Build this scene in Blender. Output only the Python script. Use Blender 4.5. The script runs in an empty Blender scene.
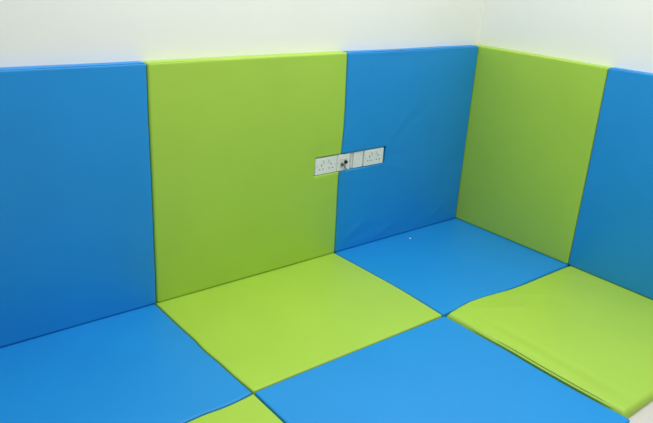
import bpy, bmesh, math, random
from mathutils import Vector, Matrix, noise

scene = bpy.context.scene
col = scene.collection

# ------------------------------------------------------------------ materials
def lin(c):
    return tuple(((v/255)/12.92 if v/255 <= .04045 else (((v/255)+.055)/1.055)**2.4) for v in c) + (1,)

def mat(name, rgb, rough=.5, spec=.5, bump=0.0, scale=40, var=0.0, metallic=0.0):
    m = bpy.data.materials.new(name); m.use_nodes = True
    nt = m.node_tree; b = nt.nodes['Principled BSDF']
    b.inputs['Base Color'].default_value = lin(rgb)
    b.inputs['Roughness'].default_value = rough
    b.inputs['Specular IOR Level'].default_value = spec
    b.inputs['Metallic'].default_value = metallic
    tc = nt.nodes.new('ShaderNodeTexCoord')
    if var:
        n = nt.nodes.new('ShaderNodeTexNoise'); n.inputs['Scale'].default_value = 3.0
        n.inputs['Detail'].default_value = 3
        nt.links.new(tc.outputs['Object'], n.inputs['Vector'])
        r = nt.nodes.new('ShaderNodeValToRGB')
        a = lin(rgb)
        r.color_ramp.elements[0].position = .3; r.color_ramp.elements[1].position = .7
        r.color_ramp.elements[0].color = tuple(v*(1-var) for v in a[:3]) + (1,)
        r.color_ramp.elements[1].color = tuple(min(1, v*(1+var)) for v in a[:3]) + (1,)
        nt.links.new(n.outputs['Fac'], r.inputs['Fac'])
        nt.links.new(r.outputs['Color'], b.inputs['Base Color'])
    if bump:
        n2 = nt.nodes.new('ShaderNodeTexNoise'); n2.inputs['Scale'].default_value = scale
        n2.inputs['Detail'].default_value = 4
        nt.links.new(tc.outputs['Object'], n2.inputs['Vector'])
        bp = nt.nodes.new('ShaderNodeBump'); bp.inputs['Strength'].default_value = bump
        bp.inputs['Distance'].default_value = .01
        nt.links.new(n2.outputs['Fac'], bp.inputs['Height'])
        nt.links.new(bp.outputs['Normal'], b.inputs['Normal'])
    return m

BLUE  = mat('blue_vinyl',  (25, 143, 217), .48, .45, .06, 9, .025)
GREEN = mat('green_vinyl', (167, 206, 69), .48, .55, .06, 9, .025)
BLUE_SEAM  = mat('blue_stitching',  (14, 92, 176), .6, .3)
GREEN_SEAM = mat('green_stitching', (128, 180, 40), .6, .3)
SEAM_SHADE = mat('dark_green_seam_shade', (98, 138, 44), .7, .2)  # darkened green, paints the shade in the gap above the hem
WALL  = mat('white_wall_paint', (238, 239, 232), .85, .2, .04, 60, .01)
FLOOR = mat('grey_beige_vinyl_floor', (206, 203, 194), .6, .3, .03, 80, .04)
PLAST = mat('white_plastic', (232, 232, 228), .35, .4, .01, 100)
PLAST2 = mat('off_white_plastic', (216, 216, 208), .4, .4, .01, 100)
SLOT  = mat('dark_slot', (45, 46, 48), .7, .2)
BLACK = mat('black_plastic', (14, 14, 16), .35, .4)
GREY  = mat('grey_cable', (84, 88, 90), .45, .4)
STEEL = mat('steel_screw', (150, 150, 148), .35, .5, metallic=.8)
FLUFF = mat('white_fluff', (235, 238, 240), .9, .1)

# ------------------------------------------------------------------ helpers
def tag(o, label=None, cat=None, group=None, kind=None):
    if label: o['label'] = label
    if cat: o['category'] = cat
    if group: o['group'] = group
    if kind: o['kind'] = kind
    return o

def link(name, bm, m, parent=None, smooth=True):
    me = bpy.data.meshes.new(name)
    bmesh.ops.recalc_face_normals(bm, faces=bm.faces)
    bm.to_mesh(me); bm.free()
    me.materials.append(m)
    if smooth:
        for p in me.polygons: p.use_smooth = True
        me.set_sharp_from_angle(angle=math.radians(50))
    o = bpy.data.objects.new(name, me); col.objects.link(o)
    if parent:
        o.parent = parent
        o.matrix_parent_inverse = Matrix.Translation(parent.location).inverted()
    return o

def empty(name, loc):
    o = bpy.data.objects.new(name, None); col.objects.link(o)
    o.location = loc; o.empty_display_size = .05
    return o

def box(bm, x0, x1, y0, y1, z0, z1, bev=0.0):
    t = bmesh.new()
    bmesh.ops.create_cube(t, size=1)
    for v in t.verts:
        v.co = Vector((x0 + (v.co.x+.5)*(x1-x0), y0 + (v.co.y+.5)*(y1-y0), z0 + (v.co.z+.5)*(z1-z0)))
    if bev:
        bmesh.ops.bevel(t, geom=t.edges[:], offset=bev, segments=2, affect='EDGES')
    me = bpy.data.meshes.new('tmp'); t.to_mesh(me); t.free()
    bm.from_mesh(me); bpy.data.meshes.remove(me)

def tube(bm, pts, rad, seg=8):
    pts = [Vector(p) for p in pts]
    rads = rad if isinstance(rad, (list, tuple)) else [rad]*len(pts)
    rings = []
    for i, p in enumerate(pts):
        d = (pts[min(i+1, len(pts)-1)] - pts[max(i-1, 0)]).normalized()
        ref = Vector((0, 0, 1)) if abs(d.z) < .9 else Vector((0, 1, 0))
        a = d.cross(ref).normalized(); b = a.cross(d)
        rings.append([bm.verts.new(p + (a*math.cos(t) + b*math.sin(t))*rads[i])
                      for t in [2*math.pi*k/seg for k in range(seg)]])
    for r0, r1 in zip(rings, rings[1:]):
        for k in range(seg):
            bm.faces.new((r0[k], r0[(k+1) % seg], r1[(k+1) % seg], r1[k]))
    bm.faces.new(rings[0]); bm.faces.new(rings[-1])

def lathe_y(bm, cx, cz, prof, seg=16):
    """surface of revolution about an axis along y; prof = [(radius, y)...]"""
    rings = []
    for r, y in prof:
        rings.append([bm.verts.new((cx + r*math.cos(t), y, cz + r*math.sin(t)))
                      for t in [2*math.pi*k/seg for k in range(seg)]])
    for r0, r1 in zip(rings, rings[1:]):
        for k in range(seg):
            bm.faces.new((r0[k], r0[(k+1) % seg], r1[(k+1) % seg], r1[k]))
    bm.faces.new(rings[0]); bm.faces.new(rings[-1])

def poly_at(pl, t):
    """point at parameter t on a smooth polyline measured by chord length"""
    L = [0]
    for a, b in zip(pl, pl[1:]): L.append(L[-1] + math.dist(a, b))
    s = t*L[-1]
    for i in range(len(pl)-1):
        if s <= L[i+1] or i == len(pl)-2:
            h = L[i+1]-L[i]; w = min(1, max(0, (s-L[i])/h))
            sec = lambda j: [(pl[j+1][k]-pl[j][k])/(L[j+1]-L[j]) for k in (0, 1)]
            def tan(j):
                if j == 0: return sec(0)
                if j == len(pl)-1: return sec(j-1)
                h0, h1 = L[j]-L[j-1], L[j+1]-L[j]
                return [(h1*x+h0*y)/(h0+h1) for x, y in zip(sec(j-1), sec(j))]
            m0, m1 = tan(i), tan(i+1)
            a, b, c, d = 2*w**3-3*w*w+1, w**3-2*w*w+w, 3*w*w-2*w**3, w**3-w*w
            return Vector([a*pl[i][k] + b*h*m0[k] + c*pl[i+1][k] + d*h*m1[k] for k in (0, 1)])

def seg_dist(p, a, b):
    ab = b-a; t = max(0, min(1, (p-a).dot(ab)/ab.length_squared))
    return (p-a-ab*t).length, t

def pad_mesh(bot, top, left, right, frame, T, r, n=70, notch=None, creases=(), puff=.0, rp=None, seed=0, rough=.0010):
    """A soft upholstered slab. bot/top run left to right, left/right run bottom to top (2-D polylines
    in the pad's own plane); frame(a, b, h) turns plane coordinates and a height off the back into a point.
    notch = (a0, a1, b0, b1) rectangle cut out of the left or right edge."""
    Lu = (math.dist(bot[0], bot[-1]) + math.dist(top[0], top[-1]))/2
    Lv = (math.dist(left[0], left[-1]) + math.dist(right[0], right[-1]))/2
    P00, P10, P01, P11 = Vector(bot[0]), Vector(bot[-1]), Vector(top[0]), Vector(top[-1])
    def coons(u, v):
        B, Tp, L, R = poly_at(bot, u), poly_at(top, u), poly_at(left, v), poly_at(right, v)
        return (1-v)*B + v*Tp + (1-u)*L + u*R - ((1-u)*(1-v)*P00 + u*(1-v)*P10 + (1-u)*v*P01 + u*v*P11)
    steps = [0, .03, .12, .27, .5, .75, 1.0]
    def params(L, cuts=()):
        s = set()
        for k in range(n+1): s.add(round(k*L/n, 6))
        for c in (0, L):
            for q in steps:
                s.add(round(c + (q*r if c == 0 else -q*r), 6))
        keep = {round(c + (q*r if c == 0 else -q*r), 6) for c in (0, L) for q in steps}
        rc = .005
        for c in cuts:
            for q in (-1, -.5, -.2, -.05, 0, .05, .2, .5, 1):
                keep.add(round(c+q*rc, 6))
        s |= keep
        s = sorted(x for x in s if -1e-9 <= x <= L+1e-9)
        out = [s[0]]
        for x in s[1:]:
            if x - out[-1] < .0004:
                if x in keep and out[-1] not in keep: out[-1] = x
                elif x in keep: out.append(x)
                continue
            out.append(x)
        return out
    if notch:
        a0, a1, b0, b1 = notch                     # in metres from the pad's left / bottom
        us = params(Lu, (a0, a1)); vs = params(Lv, (b0, b1))
    else:
        us, vs = params(Lu), params(Lv)
    bm = bmesh.new()
    F = {}; K = {}
    cr = [(Vector(a), Vector(b), am, w) for a, b, am, w in creases]
    for i, du in enumerate(us):
        for j, dv in enumerate(vs):
            if notch and a0+1e-6 < du < a1-1e-6 and b0+1e-6 < dv < b1-1e-6: continue
            if notch and b0+1e-6 < dv < b1-1e-6 and ((a0 <= 0 and du < a1-1e-6) or (a1 >= Lu-1e-6 and du > a0+1e-6)): continue
            eu, ev = min(du, Lu-du), min(dv, Lv-dv)
            su, sv = du, dv
            def disk(q):
                a, b = (q-eu)/q, (q-ev)/q
                return a*math.sqrt(1-b*b/2), b*math.sqrt(1-a*a/2)
            q = rp or r
            if eu < q and ev < q:                      # corner rounded in plan
                a2, b2 = disk(q)
                nu, nv = q*(1-a2), q*(1-b2)
                su = nu if du < Lu/2 else Lu-nu
                sv = nv if dv < Lv/2 else Lv-nv
            if eu < r and ev < r:
                d = r*(1-min(1, math.hypot(*disk(r))))
            else:
                d = min(eu, ev)
            h = T
            if d < r: h -= r - math.sqrt(max(0, r*r-(r-d)**2))
            if notch:
                rn = .005
                dn = math.hypot(max(a0-du, du-a1, 0), max(b0-dv, dv-b1, 0))
                if dn < rn: h -= rn - math.sqrt(max(0, rn*rn-(rn-dn)**2))
            p = coons(su/Lu, sv/Lv)
            m = min(1, d/.03)
            h += m*rough*(noise.noise(Vector((p.x*3.1+seed, p.y*3.1, seed*.7)))
                          + .5*noise.noise(Vector((p.x*8+seed, p.y*8, 3+seed))))
            h += puff*m*(1-(2*du/Lu-1)**4)*(1-(2*dv/Lv-1)**4)
            for a, b, am, w in cr:
                dd, t = seg_dist(p, a, b)
                if dd < 4*w: h += m*am*math.exp(-(dd/w)**2)*math.sin(math.pi*min(1, max(0, .08+.84*t)))
            F[i, j] = bm.verts.new(frame(p.x, p.y, h))
            K[i, j] = bm.verts.new(frame(p.x, p.y, 0))
    nu, nv = len(us), len(vs)
    for i in range(nu-1):
        for j in range(nv-1):
            q = [(i, j), (i+1, j), (i+1, j+1), (i, j+1)]
            if notch:
                mu, mv = (us[i]+us[i+1])/2, (vs[j]+vs[j+1])/2
                if a0 < mu < a1 and b0 < mv < b1: continue
            if not all(x in F for x in q): continue
            bm.faces.new([F[x] for x in q]); bm.faces.new([K[x] for x in reversed(q)])
    inv = {v: k for k, v in F.items()}
    for e in [e for e in bm.edges if e.is_boundary and e.verts[0] in inv and e.verts[1] in inv]:
        a, b = inv[e.verts[0]], inv[e.verts[1]]
        bm.faces.new((F[a], F[b], K[b], K[a]))
    return bm

# ------------------------------------------------------------------ the room
# metres; the inner corner of the padding is the origin, x runs along the back wall, -y towards the viewer
TW = .05            # wall pad thickness
WY, WX = TW+.002, TW+.002
ZF = -.030          # bare floor; the mats' top faces are at z = 0
def structure(name, m, *b):
    bm = bmesh.new(); box(bm, *b)
    return tag(link(name, bm, m, smooth=False), kind='structure')
structure('wall_back', WALL, -4.6, WX+.12, WY, WY+.12, ZF, 2.7)
structure('wall_right', WALL, WX, WX+.12, -4.6, WY, ZF, 2.7)
structure('floor', FLOOR, -4.6, WX+.12, -4.6, WY+.12, ZF-.1, ZF)

# ------------------------------------------------------------------ wall pads
H = 1.1045
ZB = -.002           # the wall pads stand on the mats
def back_frame(a, b, h):  return (a, TW-h, b)
def right_frame(a, b, h): return (TW-h, -a, b)

g = .0016           # half the gap at a seam
def vline(pts, off): return [(x+off, z) for x, z in pts]
seam_a = [(-2.100, ZB), (-2.099, .25), (-2.0985, .60), (-2.100, .9), (-2.099, H)]       # blue | green
seam_b = [(-1.029, ZB), (-1.0315, .20), (-1.034, .45), (-1.026, .58), (-1.020, .72), (-1.024, .95), (-1.029, H)]  # green | blue
top_a, top_b = seam_a[-1][0], seam_b[-1][0]

def wall_pad(label, group_label, bm, m, seam_pts, seam_mat, loc):
    t = empty('wall_pad', loc)
    tag(t, label, 'wall pad', 'padded panels lining the walls')
    link('cover', bm, m, t)
    s = bmesh.new(); tube(s, seam_pts, .0013, 6)
    link('top_seam', s, seam_mat, t)
    return t

CUT = (-1.204, -.700, .4765, .5745)     # the opening round the sockets
def row(x0, x1, y, z, n=24, w=.0008, sd=0):
    return [(x0+(x1-x0)*k/n, y, z + w*noise.noise(Vector((k*.6+sd, sd, 0)))) for k in range(n+1)]

# blue, left
lx = -3.17
bm = pad_mesh([(lx, ZB), (seam_a[0][0]-g, ZB)], [(lx, H-.002), (-2.65, H), (-2.3, H-.001), (top_a-g, H-.001)],
              [(lx, ZB), (lx, H-.002)], vline(seam_a[:-1] + [(top_a, H-.001)], -g), back_frame, TW, .010, seed=1,
              creases=[((-2.15, .05), (-2.5, .12), .0012, .02), ((-2.14, .2), (-2.3, .5), .0008, .03)])
wall_pad('blue wall pad left of the green one, running out of the picture at left', None, bm, BLUE,
         row(-3.15, -2.108, .0035, H-.0035, sd=3), BLUE_SEAM, (-2.6, TW/2, ZB))

# green, middle, with the socket opening cut into its right edge
x0, x1 = seam_a[0][0]+g, seam_b[0][0]-g
bm = pad_mesh([(x0, ZB), (x1, ZB)], [(top_a+g, H-.002), (-1.6, H), (top_b-g, H)],
              vline(seam_a[:-1] + [(top_a, H-.002)], g), vline(seam_b, -g), back_frame, TW, .010, seed=5,
              notch=(CUT[0]-x0, 9, CUT[2]-ZB, CUT[3]-ZB),
              creases=[((-1.22, .58), (-1.1, .62), -.0015, .02), ((-1.22, .47), (-1.08, .44), .0015, .015),
                       ((-1.06, .1), (-1.09, .42), .0012, .02)])
wall_pad('wide green wall pad between the two blue pads on the back wall', None, bm, GREEN,
         row(top_a+.012, top_b-.012, .0035, H-.0045, sd=7), GREEN_SEAM, (-1.56, TW/2, ZB))

# blue, in the corner, with the socket opening cut into its left edge
x0, x1 = seam_b[0][0]+g, -g
bm = pad_mesh([(x0, ZB), (x1, ZB)], [(top_b+g, H), (-.66, H-.002), (-.3, H), (x1, H-.001)],
              vline(seam_b, g), [(x1, ZB), (x1, .5), (x1, H-.001)], back_frame, TW, .010, seed=9,
              notch=(-9, CUT[1]-x0, CUT[2]-ZB, CUT[3]-ZB), rough=.002,
              creases=[((-.70, .58), (-.42, .88), 0.0022, .012), ((-.66, .60), (-.36, .80), -0.0020, .014),
                       ((-.69, .47), (-.45, .38), 0.0022, .014), ((-.72, .60), (-.85, .86), 0.0017, .012),
                       ((-.70, .52), (-.48, .52), -0.0020, .016), ((-.98, .06), (-.8, .17), 0.0031, .014),
                       ((-.92, .04), (-.72, .12), -0.0028, .012), ((-.75, .03), (-.55, .10), 0.0028, .014),
                       ((-.30, .05), (-.10, .15), 0.0022, .014), ((-.42, .03), (-.3, .1), 0.0022, .012)])
wall_pad('blue wall pad in the corner, right of the sockets', None, bm, BLUE,
         row(top_b+.012, -.010, .0035, H-.0035, sd=11), BLUE_SEAM, (-.5, TW/2, ZB))

# right wall: green, then blue (plane coordinate a = -y)
ye = .823
bm = pad_mesh([(-.047, ZB), (ye, ZB)], [(-.047, H), (.4, H-.001), (ye, H-.003)],
              [(-.047, ZB), (-.047, H)], [(ye, ZB), (ye+.002, .5), (ye, H-.003)], right_frame, TW, .008, seed=13,
              creases=[((.78, .1), (.7, .5), .001, .02), ((.04, .06), (.12, .3), .0012, .016)])
wall_pad('green wall pad on the right wall, next to the corner', None, bm, GREEN,
         [(.0035, -a, H-.005) for a in [ .02+ (ye-.03)*k/20 for k in range(21)]], GREEN_SEAM, (TW/2, -.4, ZB))
yf = 1.75
bm = pad_mesh([(ye+2*g, ZB), (yf, ZB)], [(ye+2*g, H-.002), (1.3, H+.001), (yf, H)],
              [(ye+2*g, ZB), (ye+.002+2*g, .5), (ye+2*g, H-.002)], [(yf, ZB), (yf, H)], right_frame, TW, .008, seed=17,
              creases=[((.86, .8), (1.1, .95), .001, .02)])
wall_pad('blue wall pad at the right edge, cut off by the frame', None, bm, BLUE,
         [(.0035, -a, H-.0035) for a in [ye+.015 + (yf-ye-.03)*k/20 for k in range(21)]], BLUE_SEAM, (TW/2, -1.29, ZB))

# ------------------------------------------------------------------ floor mats
def floor_frame(z0):
    return lambda a, b, h: (a, b, z0+h)
TM = -ZF-.004
FF = floor_frame(ZF+.001)
def mat_thing(label, bm, m, loc):
    o = link('floor_mat', bm, m)
    return tag(o, label, 'floor mat', 'square soft mats on the floor')
gm = .0025
def rev(p): return list(reversed(p))
def off(p, dx, dy): return [(x+dx, y+dy) for x, y in p]

YB = .044            # the mats run in under the wall pads
seam_l = [(-2.092, -.808), (-2.0975, -.681), (-2.099, -.579), (-2.105, -.454), (-2.1015, -.365), (-2.1035, -.259), (-2.104, -.157), (-2.104, -.014), (-2.104, YB)]
seam_m = [(-2.090, -.808), (-1.78, -.810), (-1.441, -.814), (-1.033, -.816)]
seam_r = [(-1.033, -.816), (-1.018, -.507), (-1.020, -.282), (-1.026, -.002), (-1.026, YB)]
seam_bl = [(-3.16, -.815), (-2.388, -.821), (-2.304, -.818), (-2.229, -.8225), (-2.155, -.820), (-2.095, -.812)]
seam_br = [(-1.028, -.818), (-.939, -.810), (-.835, -.798), (-.67, -.808), (-.553, -.822), (-.445, -.827), (-.223, -.826), (-.004, -.828), (.044, -.829)]

# blue, back left
A = off(seam_l, -gm, 0); A[0] = (-2.0955, -.809)
B = off(seam_bl, 0, gm); B[-1] = A[0]
mat_thing('blue floor mat at lower left, against the left blue wall pad',
          pad_mesh(B, [(-3.16, YB), A[-1]], [(-3.16, B[0][1]), (-3.16, YB)], A, FF, TM, .008, seed=21), BLUE, None)
# green, back middle
L = off(seam_l, gm, 0)
Bm = off(seam_m, 0, gm); Bm[0] = L[0] = (-2.089, -.806)
R = off(seam_r, -gm, 0); Bm[-1] = R[0] = (-1.036, -.813)
mat_thing('green floor mat against the wide green wall pad, middle of the floor',
          pad_mesh(Bm, [L[-1], R[-1]], L, R, FF, TM, .008, seed=25), GREEN, None)
# blue, in the corner
L = off(seam_r, gm, 0); L[0] = (-1.029, -.813)
Bc = off(seam_br, 0, gm); Bc[0] = L[0]
mat_thing('blue floor mat tucked into the corner of the walls',
          pad_mesh(Bc, [L[-1], (.044, YB)], L, [Bc[-1], (.044, YB)], FF, TM, .008, seed=29,
                   creases=[((-.5, -.3), (-.2, -.15), .0012, .03)]), BLUE, None)
# blue, front
seam_f = [(-1.024, -1.740), (-1.0345, -1.507), (-1.0335, -1.352), (-1.0290, -1.159), (-1.032, -1.056), (-1.031, -.914), (-1.033, -.824)]
Tm = off(seam_m, 0, -gm); Tm[0] = (-2.0885, -.8125); Tm[-1] = seam_f[-1]
lf = [(-2.090, -1.735), (-2.090, -1.2), (-2.0885, -.8125)]
mat_thing('large blue floor mat in the foreground, reaching the bottom edge',
          pad_mesh([lf[0], (-1.5, -1.738), seam_f[0]], Tm, lf, seam_f, FF, TM, .008, seed=33), BLUE, None)
# green, front left
Tl = off(seam_bl, 0, -gm); Tl[-1] = (-2.0945, -.816)
rl = [(-2.096, -1.735), (-2.095, -1.2), (-2.0945, -.816)]
mat_thing('green floor mat at the bottom edge, mostly outside the picture',
          pad_mesh([(-3.16, -1.735), rl[0]], Tl, [(-3.16, -1.735), Tl[0]], rl, FF, TM, .009, seed=37), GREEN, None)
# green, right: plumper than the others, with a loose hem along its left side
lr = [(-1.022, -1.717), (-1.022, -1.5), (-1.021, -1.35), (-1.014, -1.159), (-1.021, -1.056), (-1.022, -.914), (-1.024, -.824)]
Tr = off(seam_br, 0, .0005); Tr[0] = lr[-1]; Tr[-1] = (.044, -.830)
t = empty('floor_mat', (-.5, -1.28, ZF))
tag(t, 'plump green floor mat at right, raised higher with a loose hem', 'floor mat', 'square soft mats on the floor')
link('cover', pad_mesh([lr[0], (-.8, -1.718), (-.4, -1.719), (.044, -1.72)], Tr, lr, [(.044, -1.72), Tr[-1]],
     lambda a, b, h: (a, b, ZF+.001+h*(1+.46*max(0, min(1, -a/1.0-.1)))), TM, .022, seed=41, rough=.0018, puff=.0015, rp=.008,
     creases=[((-.97, -1.72), (-.95, -.9), .003, .012), ((-.91, -1.70), (-.90, -1.0), -.003, .018), ((-.85, -1.0), (-.3, -.95), .0025, .02),
              ((-.2, -.86), (-.06, -1.1), -.0015, .015), ((-.12, -.85), (-.04, -1.0), .0012, .012),
              ((-.9, -.86), (-.6, -1.02), .003, .02), ((-.6, -.85), (-.4, -1.0), .002, .02)]), GREEN, t)
s = bmesh.new()
hp = [(-1.0285, -1.66), (-1.0310, -1.5), (-1.0305, -1.35), (-1.0255, -1.159), (-1.0285, -1.07), (-1.0260, -.98)]
N = 40
tube(s, [(*poly_at(hp, k/N), .004) for k in range(N+1)], [.0012+.0042*math.sin(math.pi*min(1, .06+.94*k/N))**.6 for k in range(N+1)], 10)
tag(link('hem', s, GREEN, t), 'loose green hem flap')
s = bmesh.new()  # dark tube stands in for the shade between hem and mat side
tube(s, [(p.x+.0047, p.y, .0100) for p in (poly_at(hp, .04+.76*k/N) for k in range(N+1))], [.0004+.0016*math.sin(math.pi*k/N)**.5 for k in range(N+1)], 8)
tag(link('hem_seam_shade', s, SEAM_SHADE, t), 'dark line of painted shade in the seam above the hem')

# ------------------------------------------------------------------ trunking and sockets in the opening
yb = WY-.001
yt = .0120                             # face of the trunking
t = empty('cable_trunking', (-.957, yb, .479))
tag(t, 'white plastic cable trunking on the wall behind the socket opening', 'trunking')
bm = bmesh.new(); box(bm, CUT[0]+.002, -.7125, yt, yb, CUT[2]+.002, CUT[3]-.003, .0015)
link('body', bm, PLAST2, t)
bm = bmesh.new(); box(bm, -.936, -.866, yt-.006, yt, .480, .569, .0012)
tag(link('cover', bm, PLAST, t), 'blank white cover strip')
bm = bmesh.new(); box(bm, -.9575, -.9385, yt-.003, yt, .486, .566, .001)
link('clip', bm, PLAST2, t)
bm = bmesh.new(); box(bm, -.9625, -.9590, yt-.0008, yt+.001, .486, .566, 0)
tag(link('gap', bm, SLOT, t), 'dark narrow joint')

yp = yt - .010                         # face of the plates
def make_socket(cx, label):
    t = empty('double_socket', (cx, yt, .483))
    tag(t, label, 'socket', 'double mains sockets')
    zc = .5255
    bm = bmesh.new(); box(bm, cx-.073, cx+.073, yp, yt-.0005, .4795, .5695, .0025)
    link('faceplate', bm, PLAST, t)
    for s in (-1, 1):
        ox = cx + s*.032
        bm = bmesh.new()
        box(bm, cx+s*.0165-.006, cx+s*.0165+.006, yp-.003, yp+.001, zc+.016, zc+.034, .001)
        link('rocker_switch', bm, PLAST2, t)
        for dx, dz, w, h in ((0, .006, .0042, .0095), (-.0115, -.017, .0075, .0042), (.0115, -.017, .0075, .0042)):
            bm = bmesh.new()
            box(bm, ox+dx-w/2, ox+dx+w/2, yp-.0006, yp+.002, zc+dz-h/2, zc+dz+h/2, 0)
            link('pin_hole', bm, SLOT, t)
        bm = bmesh.new()
        lathe_y(bm, cx+s*.0602, zc, [(.0022, yp+.001), (.0022, yp-.0008), (.0014, yp-.0012)], 10)
        link('screw', bm, STEEL, t)
    return t
make_socket(-1.1275, 'white double socket at the left end of the opening, framed by the green pad')
make_socket(-.788, 'white double socket at the right end of the opening, framed by the blue pad')

t = empty('single_outlet', (-1.008, yt, .483))
tag(t, 'white single outlet plate between the left socket and the blank strip', 'socket')
bm = bmesh.new(); box(bm, -1.0525, -.9635, yp, yt-.0005, .4795, .5695, .0025)
link('faceplate', bm, PLAST, t)
bm = bmesh.new(); box(bm, -1.031, -.985, yp-.002, yp+.001, .503, .549, .0012)
link('module', bm, PLAST2, t)
for zx in (-1.0465, -.9695):
    bm = bmesh.new(); lathe_y(bm, zx, .5255, [(.0022, yp+.001), (.0022, yp-.0008), (.0014, yp-.0012)], 10)
    link('screw', bm, STEEL, t)
bm = bmesh.new()
lathe_y(bm, -.9965, .5275, [(.0105, yp-.001), (.0105, yp-.004), (.0095, yp-.006), (.0078, yp-.012), (.0068, yp-.0125)], 16)
tag(link('knob', bm, BLACK, t), 'round black knob')

t = empty('cable_plug', (-1.019, yp-.002, .515))
tag(t, 'small grey plug with a short lead in the single outlet plate', 'plug')
bm = bmesh.new()
lathe_y(bm, -1.021, .5175, [(.0088, yp-.0025), (.0088, yp-.009), (.0072, yp-.0105), (.006, yp-.016), (.004, yp-.018)], 14)
link('plug_body', bm, GREY, t)
bm = bmesh.new()
tube(bm, [(-1.021, yp-.016, .5175), (-1.0185, yp-.020, .5135), (-1.013, yp-.018, .506), (-1.005, yp-.012, .498), (-.998, yp-.006, .492), (-.990, yp-.0045, .4895)],
     .0028, 8)
link('lead', bm, GREY, t)

# ------------------------------------------------------------------ a speck of fluff on the corner mat
bm = bmesh.new()
bmesh.ops.create_icosphere(bm, subdivisions=2, radius=.006)
for v in bm.verts:
    v.co *= 1 + .5*noise.noise(v.co*260)
    v.co.z *= .5
    v.co += Vector((-.519, -.088, .0036))
tag(link('fluff_speck', bm, FLUFF), 'tiny white speck of fluff lying on the corner mat near the wall', 'speck')

# ------------------------------------------------------------------ light
w = bpy.data.worlds.new('room_light'); scene.world = w; w.use_nodes = True
w.node_tree.nodes['Background'].inputs['Color'].default_value = (.93, 1.0, .98, 1)
w.node_tree.nodes['Background'].inputs['Strength'].default_value = .05
def area(name, loc, target, sx, sy, power, colr):
    l = bpy.data.lights.new(name, 'AREA'); l.shape = 'RECTANGLE'; l.size = sx; l.size_y = sy
    l.energy = power; l.color = colr
    o = bpy.data.objects.new(name, l); col.objects.link(o); o.location = loc
    o.rotation_euler = (Vector(target)-Vector(loc)).to_track_quat('-Z', 'Y').to_euler()
area('ceiling_light', (-1.7, -1.7, 2.65), (-1.7, -1.7, 0), 3.2, 3.2, 98, (1, 1, .995))

# ------------------------------------------------------------------ camera
cam = bpy.data.cameras.new('camera'); co = bpy.data.objects.new('camera', cam); col.objects.link(co)
Rv = Vector((0.780130014374911, -0.6231695248697833, 0.05528927513514422))
Uv = Vector((0.1830079996746785, 0.3118235268097782, 0.9323487331374374))
Fv = Vector((0.598251813809598, 0.7172348509389934, -0.3573079006571866))
M = Matrix((Rv, Uv, -Fv)).transposed().to_4x4()
M.translation = Vector((-3.2331, -2.5471, 1.5319))
co.matrix_world = M
cam.sensor_fit = 'HORIZONTAL'; cam.sensor_width = 36
cam.lens = 656.7553*36/653
cam.clip_start = .05
scene.camera = co
scene.view_settings.view_transform = 'Standard'
scene.view_settings.look = 'None'
